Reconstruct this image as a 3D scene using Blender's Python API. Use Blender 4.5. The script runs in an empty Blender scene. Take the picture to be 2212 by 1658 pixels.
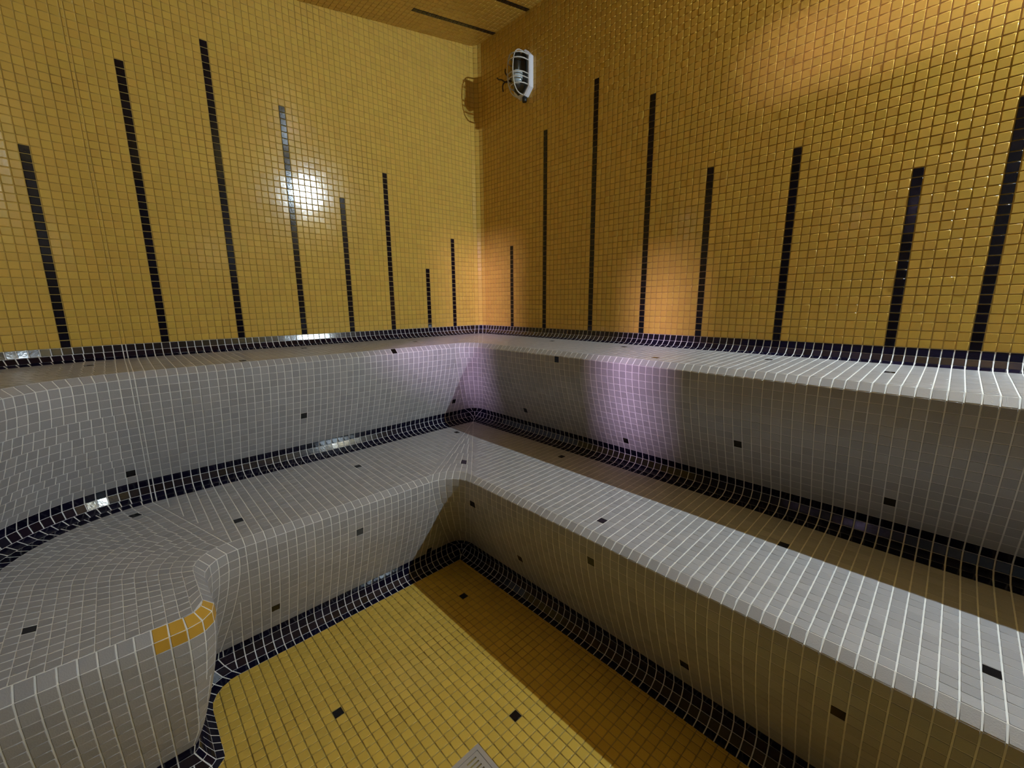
import bpy, math, random
import numpy as np
from mathutils import Matrix, Vector, Euler

# ------------------------------------------------------------------ units
# The room is laid out in mosaic-tile pitches (u): corner of the two yellow walls
# at the origin, right wall along +x (y=0), left wall along -y (x=0), z=0 at the
# lowest yellow row.  One pitch is 25 mm; the floor lies 36 pitches lower.
T = 0.025
ZF = 36.0
def W(p):
    p = np.asarray(p, float)
    return (p + np.array([0, 0, ZF])) * T
scene = bpy.context.scene
col = scene.collection
rng = np.random.default_rng(7)
random.seed(7)

# ------------------------------------------------------------------ camera
CAM = np.array([82.4573, -67.7548, 5.5927])
RM = np.array([[0.68965168, 0.72410446, -0.00730066],
               [-0.13432038, 0.13782329, 0.98130667],
               [-0.71157473, 0.67577916, -0.19231204]])
FPX = 902.602
cd = bpy.data.cameras.new('camera'); cam = bpy.data.objects.new('camera', cd); col.objects.link(cam)
cd.sensor_width = 36.0
cd.lens = 36.0 * FPX / 2212.0
cd.clip_start = 0.02
mw = Matrix.Identity(4)
for i in range(3):
    mw[i][0] = RM[0][i]; mw[i][1] = RM[1][i]; mw[i][2] = -RM[2][i]
cw = W(CAM)
mw[0][3], mw[1][3], mw[2][3] = cw
cam.matrix_world = mw
scene.camera = cam
def pix(P):
    d = (np.asarray(P, float) - CAM) @ RM.T
    zc = np.maximum(d[..., 2], 1e-3)
    return 1106 + FPX * d[..., 0] / zc, 829 - FPX * d[..., 1] / zc, d[..., 2]

# ------------------------------------------------------------------ world, exposure
wd = bpy.data.worlds.new('world'); scene.world = wd; wd.use_nodes = True
wd.node_tree.nodes['Background'].inputs[0].default_value = (0.02, 0.02, 0.025, 1)
wd.node_tree.nodes['Background'].inputs[1].default_value = 0.3
vs = scene.view_settings
vs.view_transform = 'Standard'; vs.look = 'None'; vs.gamma = 1.0; vs.use_curve_mapping = False
vs.exposure = 0.0
LAMP_STRENGTH = 42000.0          # the burning wall lamp's bulb
LAMP_COLOR = (0.82, 0.96, 1.10)
HALL_ENERGY = 520.0             # lamp in the hall behind the added back-wall slots

# ------------------------------------------------------------------ materials
def mat(name, color, rough=0.3, var=0.0, spec=0.5, bump=0.0, bscale=300.0, coat=0.0, metallic=0.0,
        blotch=0.0, blotch_col=None, bl_scale=6.0, huevar=0.0):
    m = bpy.data.materials.new(name); m.use_nodes = True
    nt = m.node_tree; N = nt.nodes; L = nt.links
    b = N['Principled BSDF']
    b.inputs['Base Color'].default_value = (*color, 1)
    b.inputs['Roughness'].default_value = rough
    b.inputs['Metallic'].default_value = metallic
    b.inputs['Specular IOR Level'].default_value = spec
    b.inputs['Coat Weight'].default_value = coat
    b.inputs['Coat Roughness'].default_value = 0.12
    out = None
    if var > 0:
        geo = N.new('ShaderNodeNewGeometry'); oi = N.new('ShaderNodeObjectInfo')
        add = N.new('ShaderNodeMath'); add.operation = 'ADD'
        L.new(geo.outputs['Random Per Island'], add.inputs[0]); L.new(oi.outputs['Random'], add.inputs[1])
        fr = N.new('ShaderNodeMath'); fr.operation = 'FRACT'; L.new(add.outputs[0], fr.inputs[0])
        mr = N.new('ShaderNodeMapRange'); L.new(fr.outputs[0], mr.inputs[0])
        mr.inputs[3].default_value = 1 - var; mr.inputs[4].default_value = 1 + var
        hs = N.new('ShaderNodeHueSaturation'); hs.inputs['Color'].default_value = (*color, 1)
        L.new(mr.outputs[0], hs.inputs['Value'])
        if huevar > 0:
            m7 = N.new('ShaderNodeMath'); m7.operation = 'MULTIPLY'; m7.inputs[1].default_value = 7.31
            L.new(fr.outputs[0], m7.inputs[0])
            f7 = N.new('ShaderNodeMath'); f7.operation = 'FRACT'; L.new(m7.outputs[0], f7.inputs[0])
            mh = N.new('ShaderNodeMapRange'); L.new(f7.outputs[0], mh.inputs[0])
            mh.inputs[3].default_value = 0.5 - huevar; mh.inputs[4].default_value = 0.5 + huevar
            L.new(mh.outputs[0], hs.inputs['Hue'])
        out = hs.outputs[0]
    if blotch > 0:
        tc = N.new('ShaderNodeTexCoord'); no = N.new('ShaderNodeTexNoise')
        ge2 = N.new('ShaderNodeNewGeometry'); L.new(ge2.outputs['Position'], no.inputs['Vector'])
        no.inputs['Scale'].default_value = bl_scale; no.inputs['Detail'].default_value = 5
        cr = N.new('ShaderNodeMapRange'); L.new(no.outputs[0], cr.inputs[0])
        cr.inputs[1].default_value = 0.5; cr.inputs[2].default_value = 0.72
        cr.inputs[3].default_value = 0; cr.inputs[4].default_value = blotch
        mx = N.new('ShaderNodeMix'); mx.data_type = 'RGBA'
        L.new(cr.outputs[0], mx.inputs[0])
        if out is not None: L.new(out, mx.inputs[6])
        else: mx.inputs[6].default_value = (*color, 1)
        mx.inputs[7].default_value = (*(blotch_col or color), 1)
        out = mx.outputs[2]
    if out is not None: L.new(out, b.inputs['Base Color'])
    if bump > 0:
        g = N.new('ShaderNodeNewGeometry'); n2 = N.new('ShaderNodeTexNoise')
        L.new(g.outputs['Position'], n2.inputs['Vector'])
        n2.inputs['Scale'].default_value = bscale; n2.inputs['Detail'].default_value = 2
        bp = N.new('ShaderNodeBump'); bp.inputs['Strength'].default_value = bump; bp.inputs['Distance'].default_value = 0.001
        L.new(n2.outputs[0], bp.inputs['Height']); L.new(bp.outputs[0], b.inputs['Normal'])
    return m
M = {}
M['yellow'] = mat('yellow_glazed_tile', (0.68, 0.425, 0.080), 0.13, 0.05, 0.5, 0.12, 120, huevar=0.004)
M['yellow_floor'] = mat('yellow_floor_tile', (0.66, 0.425, 0.070), 0.26, 0.07, 0.5, 0.15, 160)
M['navy'] = mat('navy_glazed_tile', (0.0055, 0.0045, 0.017), 0.11, 0.35, 0.5, 0.12, 160)
M['stripe'] = mat('dark_navy_wall_tile', (0.006, 0.0045, 0.010), 0.11, 0.35, 0.5, 0.1, 160)
M['grey'] = mat('grey_glazed_tile', (0.37, 0.35, 0.345), 0.28, 0.09, 0.5, 0.35, 420, huevar=0.0)
M['black'] = mat('black_accent_tile', (0.006, 0.005, 0.006), 0.2, 0.2, 0.5)
M['amber'] = mat('amber_patch_tile', (0.62, 0.34, 0.045), 0.3, 0.08, 0.5)
M['grout_wall'] = mat('yellow_wall_grout', (0.56, 0.37, 0.09), 0.75, 0, 0.3, 0.3, 500, blotch=0.55, blotch_col=(0.20, 0.12, 0.03), bl_scale=5)
M['grout_floor'] = mat('dirty_yellow_floor_grout', (0.36, 0.27, 0.08), 0.7, 0, 0.3, 0.3, 500, blotch=0.9, blotch_col=(0.13, 0.075, 0.02), bl_scale=7)
M['grout_white'] = mat('pale_bench_grout', (0.82, 0.79, 0.74), 0.7, 0, 0.3, 0.3, 500, blotch=0.35, blotch_col=(0.40, 0.35, 0.27), bl_scale=6)
M['unseen_dark'] = mat('bounce_cut_wall', (0.07, 0.05, 0.03), 0.4)  # unseen walls coloured dark to cut bounce light on the risers
M['white_metal'] = mat('white_painted_metal', (0.72, 0.71, 0.74), 0.35)
M['cage'] = mat('cream_painted_wire', (0.62, 0.58, 0.50), 0.4)
M['bulb'] = mat('opal_bulb', (0.80, 0.84, 0.88), 0.25)
M['socket'] = mat('dark_lamp_socket', (0.05, 0.05, 0.045), 0.25, metallic=0.6)
M['rubber'] = mat('black_rubber', (0.012, 0.012, 0.011), 0.5)
M['cable'] = mat('brown_cable', (0.035, 0.016, 0.008), 0.5)
M['steel'] = mat('brushed_steel', (0.52, 0.47, 0.42), 0.4, metallic=0.35, bump=0.1, bscale=90)
M['pit'] = mat('dark_drain_pit', (0.02, 0.013, 0.006), 0.7)
M['door'] = mat('dark_door_panel', (0.05, 0.045, 0.05), 0.4)
def glass_mat(name, tint, gloss=0.08):
    m = bpy.data.materials.new(name); m.use_nodes = True
    nt = m.node_tree; N = nt.nodes; L = nt.links
    N.remove(N['Principled BSDF'])
    tr = N.new('ShaderNodeBsdfTransparent'); tr.inputs[0].default_value = (*tint, 1)
    gl = N.new('ShaderNodeBsdfGlossy'); gl.inputs['Roughness'].default_value = 0.05
    mx = N.new('ShaderNodeMixShader'); mx.inputs[0].default_value = gloss
    L.new(tr.outputs[0], mx.inputs[1]); L.new(gl.outputs[0], mx.inputs[2])
    L.new(mx.outputs[0], N['Material Output'].inputs[0])
    return m
M['glass'] = glass_mat('clear_lamp_glass', (0.80, 0.84, 0.84))
M['pane'] = glass_mat('slot_glass', (0.95, 0.95, 0.95), 0.04)
def emit_mat(name, color, strength):
    m = bpy.data.materials.new(name); m.use_nodes = True
    b = m.node_tree.nodes['Principled BSDF']
    b.inputs['Base Color'].default_value = (0.8, 0.8, 0.8, 1)
    b.inputs['Emission Color'].default_value = (*color, 1); b.inputs['Emission Strength'].default_value = strength
    return m
M['lit_bulb'] = emit_mat('burning_bulb', LAMP_COLOR, LAMP_STRENGTH)

# ------------------------------------------------------------------ object helpers
def link(name, me, m=None, parent=None, smooth=False):
    if m is not None and not me.materials: me.materials.append(m)
    o = bpy.data.objects.new(name, me); col.objects.link(o)
    if parent is not None: o.parent = parent
    if smooth:
        me.polygons.foreach_set('use_smooth', [True] * len(me.polygons))
    return o
def tag(o, label=None, cat=None, group=None, kind=None):
    if label: o['label'] = label
    if cat: o['category'] = cat
    if group: o['group'] = group
    if kind: o['kind'] = kind
    return o
def empty(name, loc):
    o = bpy.data.objects.new(name, None); col.objects.link(o); o.location = loc; o.empty_display_size = 0.05
    return o
def npmesh(name, V, F):
    """V (n,3), F (m,4) numpy -> mesh"""
    me = bpy.data.meshes.new(name)
    V = np.ascontiguousarray(V, np.float32); F = np.ascontiguousarray(F, np.int32)
    me.vertices.add(len(V)); me.vertices.foreach_set('co', V.ravel())
    me.loops.add(F.size); me.loops.foreach_set('vertex_index', F.ravel())
    me.polygons.add(len(F))
    me.polygons.foreach_set('loop_start', np.arange(0, F.size, F.shape[1], dtype=np.int32))
    me.update(calc_edges=True)
    return me

# ------------------------------------------------------------------ mosaic tiles
# a tile is a 12-vertex slab: sunk foot, rim, and a flat glazed top inside a small bevel
TF = np.array([[0, 1, 5, 4], [1, 2, 6, 5], [2, 3, 7, 6], [3, 0, 4, 7],
               [4, 5, 9, 8], [5, 6, 10, 9], [6, 7, 11, 10], [7, 4, 8, 11], [8, 9, 10, 11]])
GAP, BEV, H = 0.085, 0.05, 0.085
def tile_verts(Q, tilt=0.004, lift=0.006, h=H, gap=GAP):
    BEV = min(0.05, h * 0.9)
    """Q (n,4,3) cell corners in u, counter-clockwise seen from outside -> (n,12,3)"""
    n = len(Q)
    e1 = ((Q[:, 1] - Q[:, 0]) + (Q[:, 2] - Q[:, 3])) / 2
    e2 = ((Q[:, 3] - Q[:, 0]) + (Q[:, 2] - Q[:, 1])) / 2
    l1 = np.linalg.norm(e1, axis=1); l2 = np.linalg.norm(e2, axis=1)
    nn = np.cross(e1, e2); nn /= np.linalg.norm(nn, axis=1)[:, None]
    def ring(ins):
        a = np.minimum(ins / l1, 0.4); b = np.minimum(ins * (0.55 if gap > 0.1 else 1.0) / l2, 0.4)
        out = []
        for su, sv in ((0, 0), (1, 0), (1, 1), (0, 1)):
            u = np.where(su == 0, a, 1 - a)[:, None]; v = np.where(sv == 0, b, 1 - b)[:, None]
            out.append(Q[:, 0] * (1 - u) * (1 - v) + Q[:, 1] * u * (1 - v) + Q[:, 2] * u * v + Q[:, 3] * (1 - u) * v)
        return np.stack(out, 1)
    r0 = ring(gap / 2); r2 = ring(gap / 2 + BEV)
    dl = rng.normal(0, min(lift, h * 0.12), (n, 1, 1)).clip(-0.3 * h, 0.3 * h)
    N1 = nn[:, None, :]
    V = np.concatenate([r0 - 0.05 * N1, r0 + (h - BEV * 0.7 + dl) * N1, r2 + (h + dl) * N1], 1)
    # slight random tilt of each piece about its own middle
    c = Q.mean(1)[:, None, :]
    t1 = (e1 / l1[:, None])[:, None, :]; t2 = (e2 / l2[:, None])[:, None, :]
    a1 = rng.normal(0, tilt, (n, 1)); a2 = rng.normal(0, tilt, (n, 1))
    rel = V - c
    off = ((rel * t1).sum(2) * a1 + (rel * t2).sum(2) * a2)
    off[:, :4] = 0
    V = V + off[:, :, None] * N1
    return V, c[:, 0], t1[:, 0], nn
class Field:
    """collects cells of one surface; kinds of pieces are kept apart by key"""
    def __init__(s): s.cells = []; s.keys = []; s.sub = []
    def add(s, q, key, tile=True):
        q = np.asarray(q, float)
        s.sub.append(q)
        if tile: s.cells.append(q); s.keys.append(key)
def sheet_jitter(Q, ids, amt=0.02):
    """mosaic comes in sheets: each sheet sits a hair off its neighbours"""
    return Q
PIECES = {}
def build_field(parent, F, mats, names, limit=300, tilt=0.004, h=H, gap=GAP):
    """largest `limit` pieces in the picture of each kind become objects, the rest one joined part"""
    if not F.cells: return
    Q = np.array(F.cells); keys = np.array(F.keys)
    V, C, T1, NN = tile_verts(Q, tilt=tilt, h=h, gap=gap)
    u, v, zc = pix(Q)
    ar = 0.5 * np.abs((u[:, 2] - u[:, 0]) * (v[:, 3] - v[:, 1]) - (u[:, 3] - u[:, 1]) * (v[:, 2] - v[:, 0]))
    cu, cv, cz = pix(C)
    vis = (cz > 1) & (cu > -10) & (cu < 2222) & (cv > -10) & (cv < 1668)
    face = ((CAM - C) * NN).sum(1) > 0
    ar = np.where(vis & face, ar, 0)
    cache = {}
    for k in dict.fromkeys(F.keys):
        idx = np.where(keys == k)[0]
        order = idx[np.argsort(-ar[idx])]
        single = [i for i in order[:limit] if ar[i] > 60]
        if len(idx) <= 40: single = list(order)
        rest = np.array([i for i in order if i not in set(single)], int)
        for i in single:
            t1 = T1[i]; n = NN[i]; t2 = np.cross(n, t1)
            R = np.stack([t1, t2, n], 1)
            loc = (V[i] - C[i]) @ R
            key = (k, tuple(np.round(loc, 2).ravel()))
            me = cache.get(key)
            if me is None:
                me = npmesh(names[k], loc * T, TF)
                sm = np.ones(9, bool); sm[8] = False
                me.polygons.foreach_set('use_smooth', sm)
                me.materials.append(mats[k]); cache[key] = me
            o = bpy.data.objects.new(names[k], me); col.objects.link(o); o.parent = parent
            mt = Matrix.Identity(4)
            for a in range(3):
                for b in range(3): mt[a][b] = R[a][b]
            mt.translation = Vector(W(C[i]))
            o.matrix_world = mt
        if len(rest):
            nv = len(rest)
            VV = W(V[rest].reshape(-1, 3))
            FF = (TF[None] + (np.arange(nv) * 12)[:, None, None]).reshape(-1, 4)
            me = npmesh(names[k] + '_field', VV, FF)
            sm = np.tile(np.array([True] * 8 + [False]), nv)
            me.polygons.foreach_set('use_smooth', sm)
            o = link(names[k] + '_field', me, mats[k], parent)
            o['kind'] = 'stuff'
def substrate(name, F, m, parent=None):
    Q = np.array(F.sub)
    V = W(Q.reshape(-1, 3)); FF = np.arange(len(V)).reshape(-1, 4)
    return link(name, npmesh(name, V, FF), m, parent)

# ------------------------------------------------------------------ plan of the room
XM = 136.0                      # far right end of the room
YW = -94.6                      # wall with the door, behind the picture
QC = (27.6, -67.0)              # centre of the big rounded corner at the left
def ceil_z(y): return 61.7 + 0.178 * y
GX, GY = 0.86, 0.59             # grout phase along the right and left runs
RC = 2.0                        # coved corner between the yellow walls

STR_R = {10.86: 18, 20.86: 39, 32.86: 44, 43.86: 38, 53.86: 25, 64.86: 25, 76.86: 20, 83.86: 25, 93.86: 33, 103.86: 40, 113.86: 29}
STR_L = {72.59: 25, 62.59: 38, 52.59: 44, 42.59: 38, 33.59: 25, 24.59: 31, 15.59: 13, 8.59: 20}

def make_wall_right():
    F = Field()
    xs = [RC] + [GX + k for k in range(0, 138) if RC + 0.4 < GX + k < XM] + [XM]
    for i in range(len(xs) - 1):
        x0, x1 = xs[i], xs[i + 1]
        n = 0
        for s, c in STR_R.items():
            if abs(x0 - s) < 0.05: n = c
        for r in range(62):
            z0, z1 = r, r + 1
            q = [(x0, 0, z0), (x1, 0, z0), (x1, 0, z1), (x0, 0, z1)]
            F.add(q, 'stripe' if r < n else 'tile')
    o = substrate('wall_right', F, M['grout_wall']); tag(o, kind='structure')
    build_field(o, F, {'tile': M['yellow'], 'stripe': M['stripe']}, {'tile': 'tile', 'stripe': 'stripe_tile'})
    return o
def make_wall_left():
    F = Field()
    # coved inner corner
    for i in range(3):
        a0, a1 = i / 3 * math.pi / 2, (i + 1) / 3 * math.pi / 2
        p = lambda a: (RC - RC * math.sin(a), -RC + RC * math.cos(a))
        # runs from right wall to left wall; outside normal faces the room
        (x0, y0), (x1, y1) = p(a0), p(a1)
        for r in range(62):
            if r > ceil_z(y1): continue
            F.add([(x1, y1, r), (x0, y0, r), (x0, y0, r + 1), (x1, y1, r + 1)], 'tile')
    ys = [RC] + [GY + k for k in range(0, 70) if RC + 0.4 < GY + k < 66.8] + [67.0]
    pts = [(0.0, -y) for y in ys]
    R = QC[0]; n = 43
    for i in range(1, n + 1):
        a = i / n * math.pi / 2
        pts.append((QC[0] - R * math.cos(a), QC[1] - R * math.sin(a)))
    arc0 = len(ys) - 1
    stripe_idx = {}
    for i in range(len(pts) - 1):
        y0 = -pts[i + 1][1]
        for s, c in STR_L.items():
            if i < arc0 and abs(y0 - s) < 0.05: stripe_idx[i] = c
    # the stripe past the start of the bend
    best = min(range(arc0, len(pts) - 1), key=lambda i: abs(-pts[i][1] - 71.6))
    stripe_idx[best] = 25
    stripe_idx[best + 10] = 31; stripe_idx[best + 20] = 18
    for i in range(len(pts) - 1):
        (x0, y0), (x1, y1) = pts[i], pts[i + 1]
        c = stripe_idx.get(i, 0)
        for r in range(62):
            if r > ceil_z((y0 + y1) / 2) + 0.2: continue
            F.add([(x1, y1, r), (x0, y0, r), (x0, y0, r + 1), (x1, y1, r + 1)], 'stripe' if r < c else 'tile')
    o = substrate('wall_left', F, M['grout_wall']); tag(o, kind='structure')
    build_field(o, F, {'tile': M['yellow'], 'stripe': M['stripe']}, {'tile': 'tile', 'stripe': 'stripe_tile'})
    return o
make_wall_right()
make_wall_left()

def slab(name, pts, m, thick, kind='structure'):
    """flat panel from 4 corners (u), extruded away from the room by thick"""
    P = np.array(pts, float)
    n = np.cross(P[1] - P[0], P[3] - P[0]); n /= np.linalg.norm(n)
    V = np.concatenate([P, P - n * thick]); V = W(V)
    F = np.array([[0, 1, 2, 3], [7, 6, 5, 4], [0, 4, 5, 1], [1, 5, 6, 2], [2, 6, 7, 3], [3, 7, 4, 0]])
    o = link(name, npmesh(name, V, F), m); tag(o, kind=kind)
    return o
def make_ceiling():
    F = Field()
    stripes = {6: 20, 16: 26, 26: 34, 36: 30, 46: 24}
    for i in range(0, 90):
        for j in range(0, 70):
            y0, y1 = -j, -j - 1
            q = [(i, y0, ceil_z(y0)), (i + 1, y0, ceil_z(y0)), (i + 1, y1, ceil_z(y1)), (i, y1, ceil_z(y1))]
            F.add(q, 'stripe' if j < stripes.get(i, 0) else 'tile')
    # plain remainder beyond the view
    F.sub.append(np.array([(90, 0, ceil_z(0)), (XM, 0, ceil_z(0)), (XM, YW, ceil_z(YW)), (90, YW, ceil_z(YW))]))
    F.sub.append(np.array([(0, -70, ceil_z(-70)), (90, -70, ceil_z(-70)), (90, YW, ceil_z(YW)), (0, YW, ceil_z(YW))]))
    o = substrate('ceiling', F, M['grout_wall']); tag(o, kind='structure')
    build_field(o, F, {'tile': M['yellow'], 'stripe': M['stripe']}, {'tile': 'tile', 'stripe': 'stripe_tile'}, limit=150)
make_ceiling()
# end wall of the right-hand benches, behind the viewer's right shoulder
slab('wall_front', [(XM + 0.1, 0, -ZF), (XM + 0.1, YW, -ZF), (XM + 0.1, YW, 63), (XM + 0.1, 0, 63)], M['unseen_dark'], 3.0)

# ------------------------------------------------------------------ stepped benches
def bez(a, c, b, n):
    t = np.linspace(0, 1, n * 20 + 1)[:, None]
    a, b, c = map(np.array, (a, b, c))
    P = a * (1 - t) ** 2 + 2 * c * t * (1 - t) + b * t ** 2
    s = np.concatenate([[0], np.cumsum(np.linalg.norm(np.diff(P, axis=0), axis=1))])
    k = np.linspace(0, s[-1], n + 1)
    return [tuple(np.array([np.interp(x, s, P[:, 0]), np.interp(x, s, P[:, 1])])) for x in k]
def lerp(a, b, n): return [tuple(np.array(a) + (np.array(b) - np.array(a)) * i / n) for i in range(n + 1)]

# profile points (d from wall, z) with the kind of each row between them
UP = [(0, 0), (0.256, -0.955), (0.955, -1.654), (1.91, -1.91)]; UPK = ['cove'] * 3
UP += lerp((1.91, -1.91), (16.1, -2.2), 14)[1:]; UPK += ['tile'] * 14
UP += [(16.95, -2.95)]; UPK += ['nose']
UP += bez((16.95, -2.95), (17.25, -6.8), (12.9, -16.6), 14)[1:]; UPK += ['tile'] * 14
LO = [(12.9, -16.6), (12.68, -17.6), (13.1, -18.5), (14.1, -18.93), (15.3, -19.0)]; LOK = ['cove'] * 4
LO += lerp((15.3, -19.0), (32.2, -19.35), 17)[1:]; LOK += ['tile'] * 17
i_e1 = len(LO) - 1
LO += [(33.2, -19.92)]; LOK += ['nose']
LO += bez((33.2, -19.92), (33.75, -23.6), (29.55, -33.4), 14)[1:]; LOK += ['tile'] * 14
FC = [(29.55, -33.4), (29.32, -34.4), (29.62, -35.35), (30.4, -35.9), (31.35, -36.0)]; FCK = ['cove'] * 4

class B: pass
def boundary(d, z, tier):
    b = B(); b.d = d; b.z = z
    if tier == 'up':
        # inner corner: sharper at the wall, rounder towards the nose and down the riser
        b.R1 = RC if d < 2 else 1.0 + 2.6 * min(1, (d - 2) / 14)
        if z < -2.9: b.R1 = 3.6 + (z + 2.9) * 0.06
        b.R3 = QC[0] - d; b.y3 = YW + d; b.XE = 42.5
        b.convex = False
    elif tier == 'lo':
        if d < 15.31 and z > -19.05:
            f = (z + 19.0) / 2.4
            b.R1 = max(0.0, 2.8 * f) ; b.R3 = QC[0] - d; b.y3 = YW + d; b.XE = 42.5
            b.convex = False
        elif z > -19.36:
            f = (d - 15.3) / 16.9
            b.R1 = 4.0 * f; b.R3 = 12.3 + (3.3 - 12.3) * f; b.y3 = -79.3 + 14.0 * f
            b.XE = 42.5
            if b.y3 > -66.8: b.XE = 41.0 + math.sqrt(max(0, 1.5 ** 2 - (b.y3 + 66.8) ** 2))
            b.convex = False
        else:
            b.R1 = 4.0 + (z + 19.35) * 0.10; b.R3 = 3.3; b.y3 = -65.3 + (d - 32.2) * 0.7
            b.convex = True
    else:
        f = max(0, (z + 36.0) / 2.6)
        b.R1 = 2.6 * f; b.R3 = 3.1; b.y3 = -65.3 + (d - 32.2) * 0.7 + (0.35 if z < -35 else 0.1)
        b.convex = True
    if b.convex:
        b.xe = 42.5 + (d - 32.2) * 0.85
        b.Rc = min(2.4, max(0.4, 1.5 + (d - 32.2) * 0.6))
        b.XE = b.xe - b.Rc
    return b
def strip(F, b0, b1, key, with_end):
    """one row of pieces between two profile boundaries, from the right end round to the left"""
    def P(b, x, y): return (x, y, b.z)
    def cells(pts0, pts1):
        for k in range(len(pts0) - 1):
            q = [pts0[k], pts0[k + 1], pts1[k + 1], pts1[k]]
            a = np.linalg.norm(np.subtract(pts0[k], pts0[k + 1])); c = np.linalg.norm(np.subtract(pts1[k], pts1[k + 1]))
            if max(a, c) < 1e-4: continue
            if a < 1e-3:     # keep a tiny edge so that the quad has a frame
                q[1] = tuple(np.add(q[0], np.multiply(np.subtract(pts1[k + 1], pts1[k]), 0.02)))
            if c < 1e-3:
                q[2] = tuple(np.add(q[3], np.multiply(np.subtract(pts0[k + 1], pts0[k]), 0.02)))
            F.add(q, key, tile=(a + c) / 2 > 0.34)
    # right run, from the far end towards the corner
    a0, a1 = b0.d + b0.R1, b1.d + b1.R1
    g = [GX + k for k in range(0, 138) if max(a0, a1) + 0.35 < GX + k < XM - 0.3]
    L0 = [P(b0, x, -b0.d) for x in [XM] + g[::-1] + [a0]]
    L1 = [P(b1, x, -b1.d) for x in [XM] + g[::-1] + [a1]]
    cells(L0, L1)
    # inner corner
    ln = (b0.R1 + b1.R1) / 2 * math.pi / 2
    if ln > 0.05:
        n = max(1, round(ln))
        arc = lambda b: [P(b, b.d + b.R1 - b.R1 * math.sin(t * math.pi / 2), -(b.d + b.R1) + b.R1 * math.cos(t * math.pi / 2)) for t in np.linspace(0, 1, n + 1)]
        cells(arc(b0), arc(b1))
    # left run
    e0, e1 = -(b0.y3 + b0.R3), -(b1.y3 + b1.R3)
    g = [GY + k for k in range(0, 100) if max(a0, a1) + 0.35 < GY + k < min(e0, e1) - 0.35]
    cells([P(b0, b0.d, -y) for y in [a0] + g + [e0]], [P(b1, b1.d, -y) for y in [a1] + g + [e1]])
    # second rounded corner
    n = max(1, round((b0.R3 + b1.R3) / 2 * math.pi / 2))
    arc = lambda b: [P(b, b.d + b.R3 - b.R3 * math.cos(t * math.pi / 2), b.y3 + b.R3 - b.R3 * math.sin(t * math.pi / 2)) for t in np.linspace(0, 1, n + 1)]
    cells(arc(b0), arc(b1))
    # short third run
    s0, s1 = b0.d + b0.R3, b1.d + b1.R3
    n = max(1, round(((b0.XE - s0) + (b1.XE - s1)) / 2))
    f = np.linspace(0, 1, n + 1)
    cells([P(b0, s0 + (b0.XE - s0) * t, b0.y3) for t in f], [P(b1, s1 + (b1.XE - s1) * t, b1.y3) for t in f])
    if with_end and b0.convex and b1.convex:
        n = max(1, round((b0.Rc + b1.Rc) / 2 * math.pi / 2))
        arc = lambda b: [P(b, b.xe - b.Rc + b.Rc * math.sin(t * math.pi / 2), b.y3 - b.Rc + b.Rc * math.cos(t * math.pi / 2)) for t in np.linspace(0, 1, n + 1)]
        cells(arc(b0), arc(b1))
        c0, c1 = -(b0.y3 - b0.Rc), -(b1.y3 - b1.Rc)
        g = [GY + 0.2 + k for k in range(0, 100) if max(c0, c1) + 0.35 < GY + 0.2 + k < -YW - 0.3]
        E = lambda b, y: (b.xe, y, b.zend(y) if hasattr(b, 'zend') else b.z)
        cells([E(b0, -y) for y in [c0] + g + [-YW]], [E(b1, -y) for y in [c1] + g + [-YW]])
def sweep(prof, kinds, tier):
    F = Field()
    bs = [boundary(d, z, tier) for d, z in prof]
    if tier == 'lo':
        # the nose starts on the seat line but belongs to the sweep that turns the end of the bench
        e = bs[i_e1]; e2 = boundary(prof[i_e1][0], -19.361, tier); e2.z = prof[i_e1][1]
        e2.zend = lambda y: -19.0 - 0.35 * min(1, max(0, (y + 79.3) / 14.0))
        for i, k in enumerate(kinds):
            b0, b1 = bs[i], bs[i + 1]
            if i == i_e1: b0 = e2
            if i == i_e1 - 1:
                b1 = boundary(prof[i + 1][0], prof[i + 1][1], tier)
                b1.XE = 41.0
            strip(F, b0, b1, k, True)
    else:
        for i, k in enumerate(kinds): strip(F, bs[i], bs[i + 1], k, True)
    return F

# black accent pieces strewn over the grey mosaic (positions on the surfaces, in pitches)
ACC = {'floor': [(38.44, -36.1, -36.0), (43.47, -55.74, -36.0), (56.49, -43.18, -36.0)],
 'lo': [(18.09, -68.78, -19.05),
        (21.76, -43.09, -19.13),
        (18.78, -22.09, -19.07),
        (31.6, -30.12, -19.3),
        (41.36, -17.79, -19.05),
        (27.73, -60.09, -19.26),
        (36.1, -75.59, -19.09),
        (57.36, -29.71, -19.3),
        (73.36, -20.77, -19.11),
        (87.36, -27.73, -19.26),
        (32.96, -48.09, -23.42),
        (30.88, -58.09, -30.14),
        (29.75, -36.09, -32.94),
        (37.21, -32.96, -23.42),
        (45.36, -31.24, -29.2),
        (58.36, -33.13, -22.43),
        (68.36, -30.88, -30.14),
        (80.36, -32.75, -24.4)],
 'up': [(6.77, -70.5, -2.0),
        (14.58, -55.09, -2.17),
        (5.46, -44.09, -1.98),
        (16.53, -33.09, -2.58),
        (8.5, -24.09, -2.04),
        (28.36, -5.46, -1.98),
        (44.36, -5.46, -1.98),
        (54.36, -13.57, -2.15),
        (39.36, -16.95, -3.46),
        (66.36, -6.47, -2.0),
        (78.36, -8.5, -2.04),
        (15.04, -48.09, -11.39),
        (13.91, -19.09, -14.25),
        (13.6, -68.5, -15.19),
        (29.36, -13.91, -14.25),
        (50.36, -13.51, -15.19),
        (66.36, -15.04, -11.39),
        (80.36, -13.91, -14.25)]}
AMBER = (41.9, -66.2, -19.6)
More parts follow.
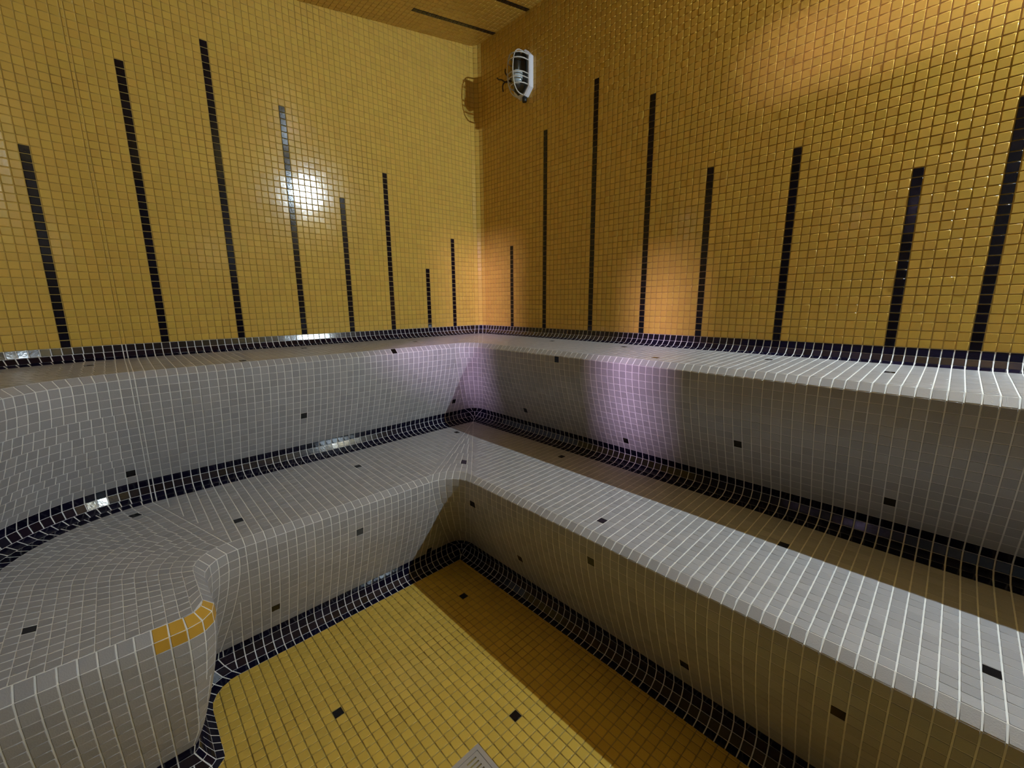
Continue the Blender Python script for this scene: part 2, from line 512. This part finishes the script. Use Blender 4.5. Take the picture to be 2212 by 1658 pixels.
def recolour(F, acc, fr=('tile', 'nose', 'cove')):
    C = np.array([q.mean(0) for q in F.cells])
    for a in acc:
        dd = np.linalg.norm(C - np.array(a), axis=1)
        i = int(np.argmin(dd))
        if dd[i] < 1.6 and F.keys[i] in fr: F.keys[i] = 'accent'
BM = {'tile': M['grey'], 'nose': M['grey'], 'cove': M['navy'], 'accent': M['black'], 'patch': M['amber']}
BN = {'tile': 'tile', 'nose': 'nosing_tile', 'cove': 'cove_tile', 'accent': 'accent_tile', 'patch': 'patch_tile'}

FU = sweep(UP, UPK, 'up'); recolour(FU, ACC['up'], ('tile', 'nose'))
ub = substrate('tiled_bench', FU, M['grout_white'])
tag(ub, 'upper tiled bench tier of grey mosaic running round below the yellow walls', 'bench', 'stepped steam room benches')
build_field(ub, FU, BM, BN, h=0.036, gap=0.105)
FL = sweep(LO, LOK, 'lo'); recolour(FL, ACC['lo'], ('tile', 'nose'))
for i, q in enumerate(FL.cells):
    c = q.mean(0)
    if FL.keys[i] in ('tile', 'nose') and c[2] < -19.4 and c[2] > -21.0 and c[0] > 41.2 and c[1] > -68.9 and c[1] < -62:
        FL.keys[i] = 'patch'
FL.sub.append(np.array([(40.9, -65.35, -19.36), (42.4, -66.3, -19.36), (42.06, -65.74, -19.36), (41.5, -65.39, -19.36)])[::-1])
lb = substrate('tiled_bench', FL, M['grout_white'])
tag(lb, 'lower tiled bench tier of grey mosaic with amber patched corner above the yellow floor', 'bench', 'stepped steam room benches')
build_field(lb, FL, BM, BN, h=0.036, gap=0.105)
# closed end of the upper tier
ve = [(42.5, b.y3, b.z) for b in [boundary(d, z, 'up') for d, z in UP]]
ve += [(42.5, YW, UP[-1][1])]
me = bpy.data.meshes.new('end_panel'); me.from_pydata([tuple(W(p)) for p in ve], [], [list(range(len(ve)))]); me.update()
link('end_panel', me, M['grey'], ub)

# ------------------------------------------------------------------ floor
DR = (56.25, -53.75, 62.25, -47.72)   # drain cut-out x0,y0,x1,y1
def make_floor():
    F = Field()
    for i in range(29, 136):
        for j in range(29, 95):
            x0, x1 = i + GX - 0.6, i + 1 + GX - 0.6; y0, y1 = -(j + 0.72), -(j + 1.72)
            if x1 < 29.8 or y0 > -29.8 or y0 < YW: continue
            if x0 < 40 and y0 < -67.5: continue
            q = [(x0, y1, -36.06), (x1, y1, -36.06), (x1, y0, -36.06), (x0, y0, -36.06)]
            cut = x0 < DR[2] - 0.1 and x1 > DR[0] + 0.1 and y1 < DR[3] - 0.1 and y0 > DR[1] + 0.1
            F.add(q, 'tile', tile=not cut)
    recolour(F, ACC['floor'], ('tile',))
    o = substrate('floor', F, M['grout_floor']); tag(o, kind='structure')
    build_field(o, F, {'tile': M['yellow_floor'], 'accent': M['black']}, {'tile': 'tile', 'accent': 'accent_tile'}, h=0.07, tilt=0.008)
    G = sweep(FC, FCK, 'floor')
    t = substrate('trim_1', G, M['grout_white']); tag(t, kind='structure')
    build_field(t, G, BM, BN, h=0.036, gap=0.105)
make_floor()

# ------------------------------------------------------------------ generic solids
def box_mesh(name, c, s, bev=0.0):
    import bmesh
    bm = bmesh.new(); bmesh.ops.create_cube(bm, size=1.0)
    for v in bm.verts: v.co = Vector((v.co.x * s[0] + c[0], v.co.y * s[1] + c[1], v.co.z * s[2] + c[2]))
    if bev > 0: bmesh.ops.bevel(bm, geom=bm.edges[:], offset=bev, segments=2, affect='EDGES')
    me = bpy.data.meshes.new(name); bm.to_mesh(me); bm.free(); return me
def tube(name, pts, r, seg=8, closed=False):
    pts = [Vector(p) for p in pts]; n = len(pts); V = []; F = []
    up = Vector((0.13, 0.21, 0.97)).normalized()
    for i, p in enumerate(pts):
        a = pts[(i - 1) % n] if (closed or i > 0) else p
        b = pts[(i + 1) % n] if (closed or i < n - 1) else p
        t = (b - a).normalized()
        s = t.cross(up)
        if s.length < 1e-3: s = t.cross(Vector((1, 0, 0)))
        s.normalize(); w = s.cross(t)
        for k in range(seg):
            an = 2 * math.pi * k / seg
            V.append(tuple(p + r * (math.cos(an) * s + math.sin(an) * w)))
    m = n if closed else n - 1
    for i in range(m):
        for k in range(seg):
            a, b = i * seg, ((i + 1) % n) * seg
            F.append([a + k, a + (k + 1) % seg, b + (k + 1) % seg, b + k])
    if not closed:
        F.append(list(range(seg))[::-1]); F.append([(n - 1) * seg + k for k in range(seg)])
    me = bpy.data.meshes.new(name); me.from_pydata(V, [], F); me.update()
    me.polygons.foreach_set('use_smooth', [len(p.vertices) == 4 for p in me.polygons])
    return me
def lathe(name, prof, seg=24, axis='z'):
    V = []; F = []
    for r, z in prof:
        for k in range(seg):
            a = 2 * math.pi * k / seg
            V.append((r * math.cos(a), r * math.sin(a), z))
    for i in range(len(prof) - 1):
        for k in range(seg):
            F.append([i * seg + k, i * seg + (k + 1) % seg, (i + 1) * seg + (k + 1) % seg, (i + 1) * seg + k])
    F.append([k for k in range(seg)][::-1]); F.append([(len(prof) - 1) * seg + k for k in range(seg)])
    me = bpy.data.meshes.new(name); me.from_pydata(V, [], F); me.update()
    me.polygons.foreach_set('use_smooth', [len(p.vertices) == 4 for p in me.polygons])
    return me
def outline_prism(name, pts, y0, y1, inset=0.0):
    """extrude an x-z outline from y0 to y1 (y1 towards the room), top edge inset"""
    n = len(pts); c = np.mean(np.array(pts), 0)
    V = [(x, y0, z) for x, z in pts] + [(x, y1 + inset, z) for x, z in pts]
    V += [(x - inset * np.sign(x - c[0]) * 0.8, y1, z - inset * np.sign(z - c[1]) * 0.8) for x, z in pts]
    F = [list(range(n))]
    for a in (0, n):
        for k in range(n): F.append([a + k, a + n + k, a + n + (k + 1) % n, a + (k + 1) % n])
    F.append([2 * n + k for k in range(n)][::-1])
    me = bpy.data.meshes.new(name); me.from_pydata(V, [], F); me.update()
    return me

# ------------------------------------------------------------------ caged bulkhead lamps on the right wall
def make_lamp(pos, label, lit, cat='wall lamp'):
    """local frame: x along wall, -y into the room, z up; metres"""
    o = empty('bulkhead_lamp', pos)
    tag(o, label, cat, 'caged bulkhead lamps on the long yellow wall')
    w, h, ch = 0.058, 0.104, 0.034
    oct_ = [(-w + ch, -h), (w - ch, -h), (w, -h + ch), (w, h - ch), (w - ch, h), (-w + ch, h), (-w, h - ch), (-w, -h + ch)]
    link('back_plate', outline_prism('back_plate', oct_, 0.0, -0.028, 0.006), M['white_metal'], o)
    w2, h2, c2 = 0.046, 0.090, 0.026
    oct2 = [(-w2 + c2, -h2), (w2 - c2, -h2), (w2, -h2 + c2), (w2, h2 - c2), (w2 - c2, h2), (-w2 + c2, h2), (-w2, h2 - c2), (-w2, -h2 + c2)]
    link('seal_ring', outline_prism('seal_ring', oct2, -0.028, -0.034, 0.003), M['rubber'], o)
    # glass dome: long rounded shell
    V = []; Fc = []; nu, nv = 20, 9
    for j in range(nv):
        t = j / (nv - 1) * math.pi / 2
        for k in range(nu):
            a = 2 * math.pi * k / nu
            ex = abs(math.cos(a)) ** 0.75 * math.copysign(1, math.cos(a)); ez = abs(math.sin(a)) ** 0.75 * math.copysign(1, math.sin(a))
            V.append((0.040 * ex * math.cos(t) ** 0.6, -0.033 - 0.056 * math.sin(t), 0.083 * ez * math.cos(t) ** 0.45))
    for j in range(nv - 1):
        for k in range(nu): Fc.append([j * nu + k, j * nu + (k + 1) % nu, (j + 1) * nu + (k + 1) % nu, (j + 1) * nu + k])
    me = bpy.data.meshes.new('glass_dome'); me.from_pydata(V, [], Fc); me.update()
    link('glass_dome', me, M['glass'], o, smooth=True)
    # bulb standing head down below its socket
    so = link('socket', lathe('socket', [(0.006, 0.082), (0.019, 0.080), (0.021, 0.074), (0.021, 0.004), (0.0195, 0.0)], 24), M['socket'], o)
    dep = 0.070 if lit else 0.056
    so.location = (0, -dep, 0.002)
    pr = [(0.020, 0.0), (0.0265, -0.004), (0.0275, -0.012)] if not lit else [(0.005, 0.0), (0.008, -0.003), (0.009, -0.006)]
    rr = pr[-1][0]; z0 = pr[-1][1] - (0.016 if not lit else 0.004)
    pr.append((rr, z0))
    for k in range(1, 7):
        a = k / 6 * math.pi / 2
        pr.append((max(0.001, rr * math.cos(a)), z0 - rr * 0.95 * math.sin(a)))
    bu = link('bulb', lathe('bulb', pr[::-1], 24), M['lit_bulb'] if lit else M['bulb'], o)
    bu.location = (0, -dep, 0.004)
    # wire guard: two uprights and five hoops
    def hoop(z, wx, dep):
        P = []
        for k in range(13):
            a = math.pi * k / 12
            P.append((-wx * math.cos(a), -0.024 - dep * math.sin(a) ** 0.6, z))
        return P
    for z, wx, dep in () if lit else ((0.072, 0.046, 0.066), (0.046, 0.050, 0.074), (-0.014, 0.050, 0.076), (-0.034, 0.050, 0.074), (-0.060, 0.047, 0.062)):
        link('guard_hoop', tube('guard_hoop', hoop(z, wx, dep), 0.0026, 7), M['cage'], o)
    for x in () if lit else (-0.026, 0.014):
        P = []
        for k in range(17):
            a = math.pi * k / 16
            P.append((x, -0.020 - 0.079 * math.sin(a) ** 0.5, 0.098 * math.cos(a)))
        link('guard_upright', tube('guard_upright', P, 0.0026, 7), M['cage'], o)
    gl = link('cable_gland', lathe('cable_gland', [(0.010, -0.022), (0.012, -0.018), (0.012, 0.0)], 14), M['rubber'], o)
    gl.location = (0.012, -0.016, -0.104)
    sc = link('cover_screw', lathe('cover_screw', [(0.003, -0.016), (0.0036, -0.012), (0.0036, 0.0)], 10), M['cage'], o)
    sc.location = (-0.010, -0.024, -0.100)
    return o
lp = W((15.7, 0, 50.4)); lp[1] = -H * T
make_lamp(lp, 'unlit white caged bulkhead lamp on the yellow wall beside loose wires', False)
lp2 = W((108.0, 0, 50.4)); lp2[1] = -H * T
make_lamp(lp2, 'burning caged bulkhead lamp high on the yellow wall above the long bench', True)

# loose wires poking out of the wall next to the unlit lamp
c0 = Vector(W((10.6, -0.1, 51.0)))
lw = empty('loose_wire', c0); tag(lw, 'loose brown wires sticking out of the wall beside the unlit lamp', 'wire')
wires = [[(0.03, 0, -0.004), (0.022, -0.014, -0.010), (0.004, -0.024, -0.006), (-0.018, -0.028, 0.010), (-0.042, -0.026, 0.020), (-0.058, -0.022, 0.034)],
         [(0.028, 0, 0.0), (0.010, -0.018, -0.004), (-0.006, -0.026, -0.012), (-0.012, -0.026, -0.028), (-0.012, -0.022, -0.046)],
         [(0.030, 0, 0.004), (0.020, -0.020, 0.016), (0.010, -0.026, 0.034), (0.008, -0.024, 0.052)]]
for w_ in wires:
    P = [Vector(p) for p in w_]; S = []
    for i in range(len(P) - 1):
        for k in range(4):
            t = k / 4
            a, b_, c_, d_ = P[max(0, i - 1)], P[i], P[i + 1], P[min(len(P) - 1, i + 2)]
            S.append(tuple(0.5 * ((2 * b_) + (c_ - a) * t + (2 * a - 5 * b_ + 4 * c_ - d_) * t * t + (3 * b_ - a - 3 * c_ + d_) * t ** 3)))
    S.append(tuple(P[-1]))
    link('strand', tube('strand', S, 0.0034, 7), M['cable'], lw)

# ------------------------------------------------------------------ floor drain
def make_drain():
    import bmesh
    x0, y0, x1, y1 = DR
    cx, cy = (x0 + x1) / 2, (y0 + y1) / 2
    o = empty('floor_drain', W((cx, cy, -36.06))); tag(o, 'square metal floor drain with slotted grate set in yellow floor tiles', 'drain')
    s = (x1 - x0) * T / 2
    zt = 0.085 * T
    # outer frame
    fw = 0.42 * T
    V = []; Fc = []
    for q, z in ((s, -0.01), (s, zt), (s - fw, zt), (s - fw, -0.01)):
        V += [(-q, -q, z), (q, -q, z), (q, q, z), (-q, q, z)]
    for a in (0, 4, 8):
        for k in range(4): Fc.append([a + k, a + (k + 1) % 4, a + 4 + (k + 1) % 4, a + 4 + k])
    me = bpy.data.meshes.new('drain_frame'); me.from_pydata(V, [], Fc); me.update()
    link('drain_frame', me, M['steel'], o)
    # grate plate with slots: built as a grid of strips round real openings
    gs = s - fw - 0.045 * T
    th = 0.07 * T
    cuts = []
    blocks = 3; bw = 2 * (gs - 0.18 * T) / blocks
    for bi in range(blocks):
        for bj in range(blocks):
            bx = -gs + 0.18 * T + bi * bw; by = -gs + 0.18 * T + bj * bw
            for k in range(4):
                off = (k + 0.5) * bw / 4
                if (bi + bj) % 2 == 0: cuts.append((bx + off - 0.075 * T, by + 0.25 * T, bx + off + 0.075 * T, by + bw - 0.25 * T))
                else: cuts.append((bx + 0.25 * T, by + off - 0.075 * T, bx + bw - 0.25 * T, by + off + 0.075 * T))
    xs = sorted({-gs, gs} | {c[0] for c in cuts} | {c[2] for c in cuts}); ys = sorted({-gs, gs} | {c[1] for c in cuts} | {c[3] for c in cuts})
    xs = [v for i, v in enumerate(xs) if i == 0 or v - xs[i - 1] > 1e-6]; ys = [v for i, v in enumerate(ys) if i == 0 or v - ys[i - 1] > 1e-6]
    bm = bmesh.new(); vc = {}
    def gv(i, j):
        if (i, j) not in vc: vc[(i, j)] = bm.verts.new((xs[i], ys[j], zt))
        return vc[(i, j)]
    for i in range(len(xs) - 1):
        for j in range(len(ys) - 1):
            mx, my = (xs[i] + xs[i + 1]) / 2, (ys[j] + ys[j + 1]) / 2
            if any(c[0] < mx < c[2] and c[1] < my < c[3] for c in cuts): continue
            bm.faces.new([gv(i, j), gv(i + 1, j), gv(i + 1, j + 1), gv(i, j + 1)])
    r = bmesh.ops.extrude_face_region(bm, geom=bm.faces[:])
    for g in r['geom']:
        if isinstance(g, bmesh.types.BMVert): g.co.z -= th
    bmesh.ops.recalc_face_normals(bm, faces=bm.faces[:])
    me = bpy.data.meshes.new('grate'); bm.to_mesh(me); bm.free()
    link('grate', me, M['steel'], o)
    link('sump', box_mesh('sump', (0, 0, -0.012), (2 * s * 0.98, 2 * s * 0.98, 0.012)), M['pit'], o)
make_drain()

# ------------------------------------------------------------------ back wall with added slots that shape the hall's violet beams, behind the viewer
def wall_with_holes(name, x0, x1, z0, z1, y, thick, holes, m):
    """panel in the x-z plane at y (room side), openings cut right through"""
    import bmesh
    xs = sorted({x0, x1} | {h[0] for h in holes} | {h[1] for h in holes})
    zs = sorted({z0, z1} | {h[2] for h in holes} | {h[3] for h in holes})
    bm = bmesh.new(); vc = {}
    def gv(i, k):
        if (i, k) not in vc: vc[(i, k)] = bm.verts.new(tuple(W((xs[i], y, zs[k]))))
        return vc[(i, k)]
    for i in range(len(xs) - 1):
        for k in range(len(zs) - 1):
            mx, mz = (xs[i] + xs[i + 1]) / 2, (zs[k] + zs[k + 1]) / 2
            if any(h[0] < mx < h[1] and h[2] < mz < h[3] for h in holes): continue
            bm.faces.new([gv(i, k), gv(i, k + 1), gv(i + 1, k + 1), gv(i + 1, k)])
    r = bmesh.ops.extrude_face_region(bm, geom=bm.faces[:])
    for g in r['geom']:
        if isinstance(g, bmesh.types.BMVert): g.co.y -= thick * T
    bmesh.ops.recalc_face_normals(bm, faces=bm.faces[:])
    me = bpy.data.meshes.new(name); bm.to_mesh(me); bm.free()
    o = link(name, me, m); tag(o, kind='structure'); return o
HOLES = [(57.7, 63.8, 22.8, 34.3), (71.4, 74.2, 22.8, 32.5), (76.0, 84.0, 38.6, 39.4)]  # made-up openings, shaped so the hall lamp throws violet bands into the corner
wall_with_holes('wall_back', 27.6, XM + 3, -36, 63, YW - 0.1, 2.0, HOLES, M['unseen_dark'])
for i, hl in enumerate(HOLES):
    fr = 0.5
    o = wall_with_holes('beam_slot_%d' % (i + 1), hl[0] - fr, hl[1] + fr, hl[2] - fr, hl[3] + fr, YW + 0.35, 0.35, [hl], M['white_metal'])
    p = wall_with_holes('pane', hl[0] - 0.1, hl[1] + 0.1, hl[2] - 0.1, hl[3] + 0.1, YW + 0.10, 0.2, [], M['pane'])
    p.parent = o
    if 'kind' in p: del p['kind']
door = wall_with_holes('door_1', 98.0, 130.0, -36, 42.0, YW + 1.2, 1.2, [], M['door'])
hd = link('door_handle', tube('door_handle', [tuple(W((101, YW + 1.0, 4))), tuple(W((101, YW + 3.4, 4))), tuple(W((105.5, YW + 3.4, 4)))], 0.010, 10), M['steel'], door)
# the hall's lamp
hl = bpy.data.lights.new('hall_lamp', 'POINT'); hl.energy = HALL_ENERGY; hl.color = (0.82, 0.60, 1.0); hl.shadow_soft_size = 0.05
ho = bpy.data.objects.new('hall_lamp', hl); col.objects.link(ho); ho.location = W((82.0, -130.0, 40.0))
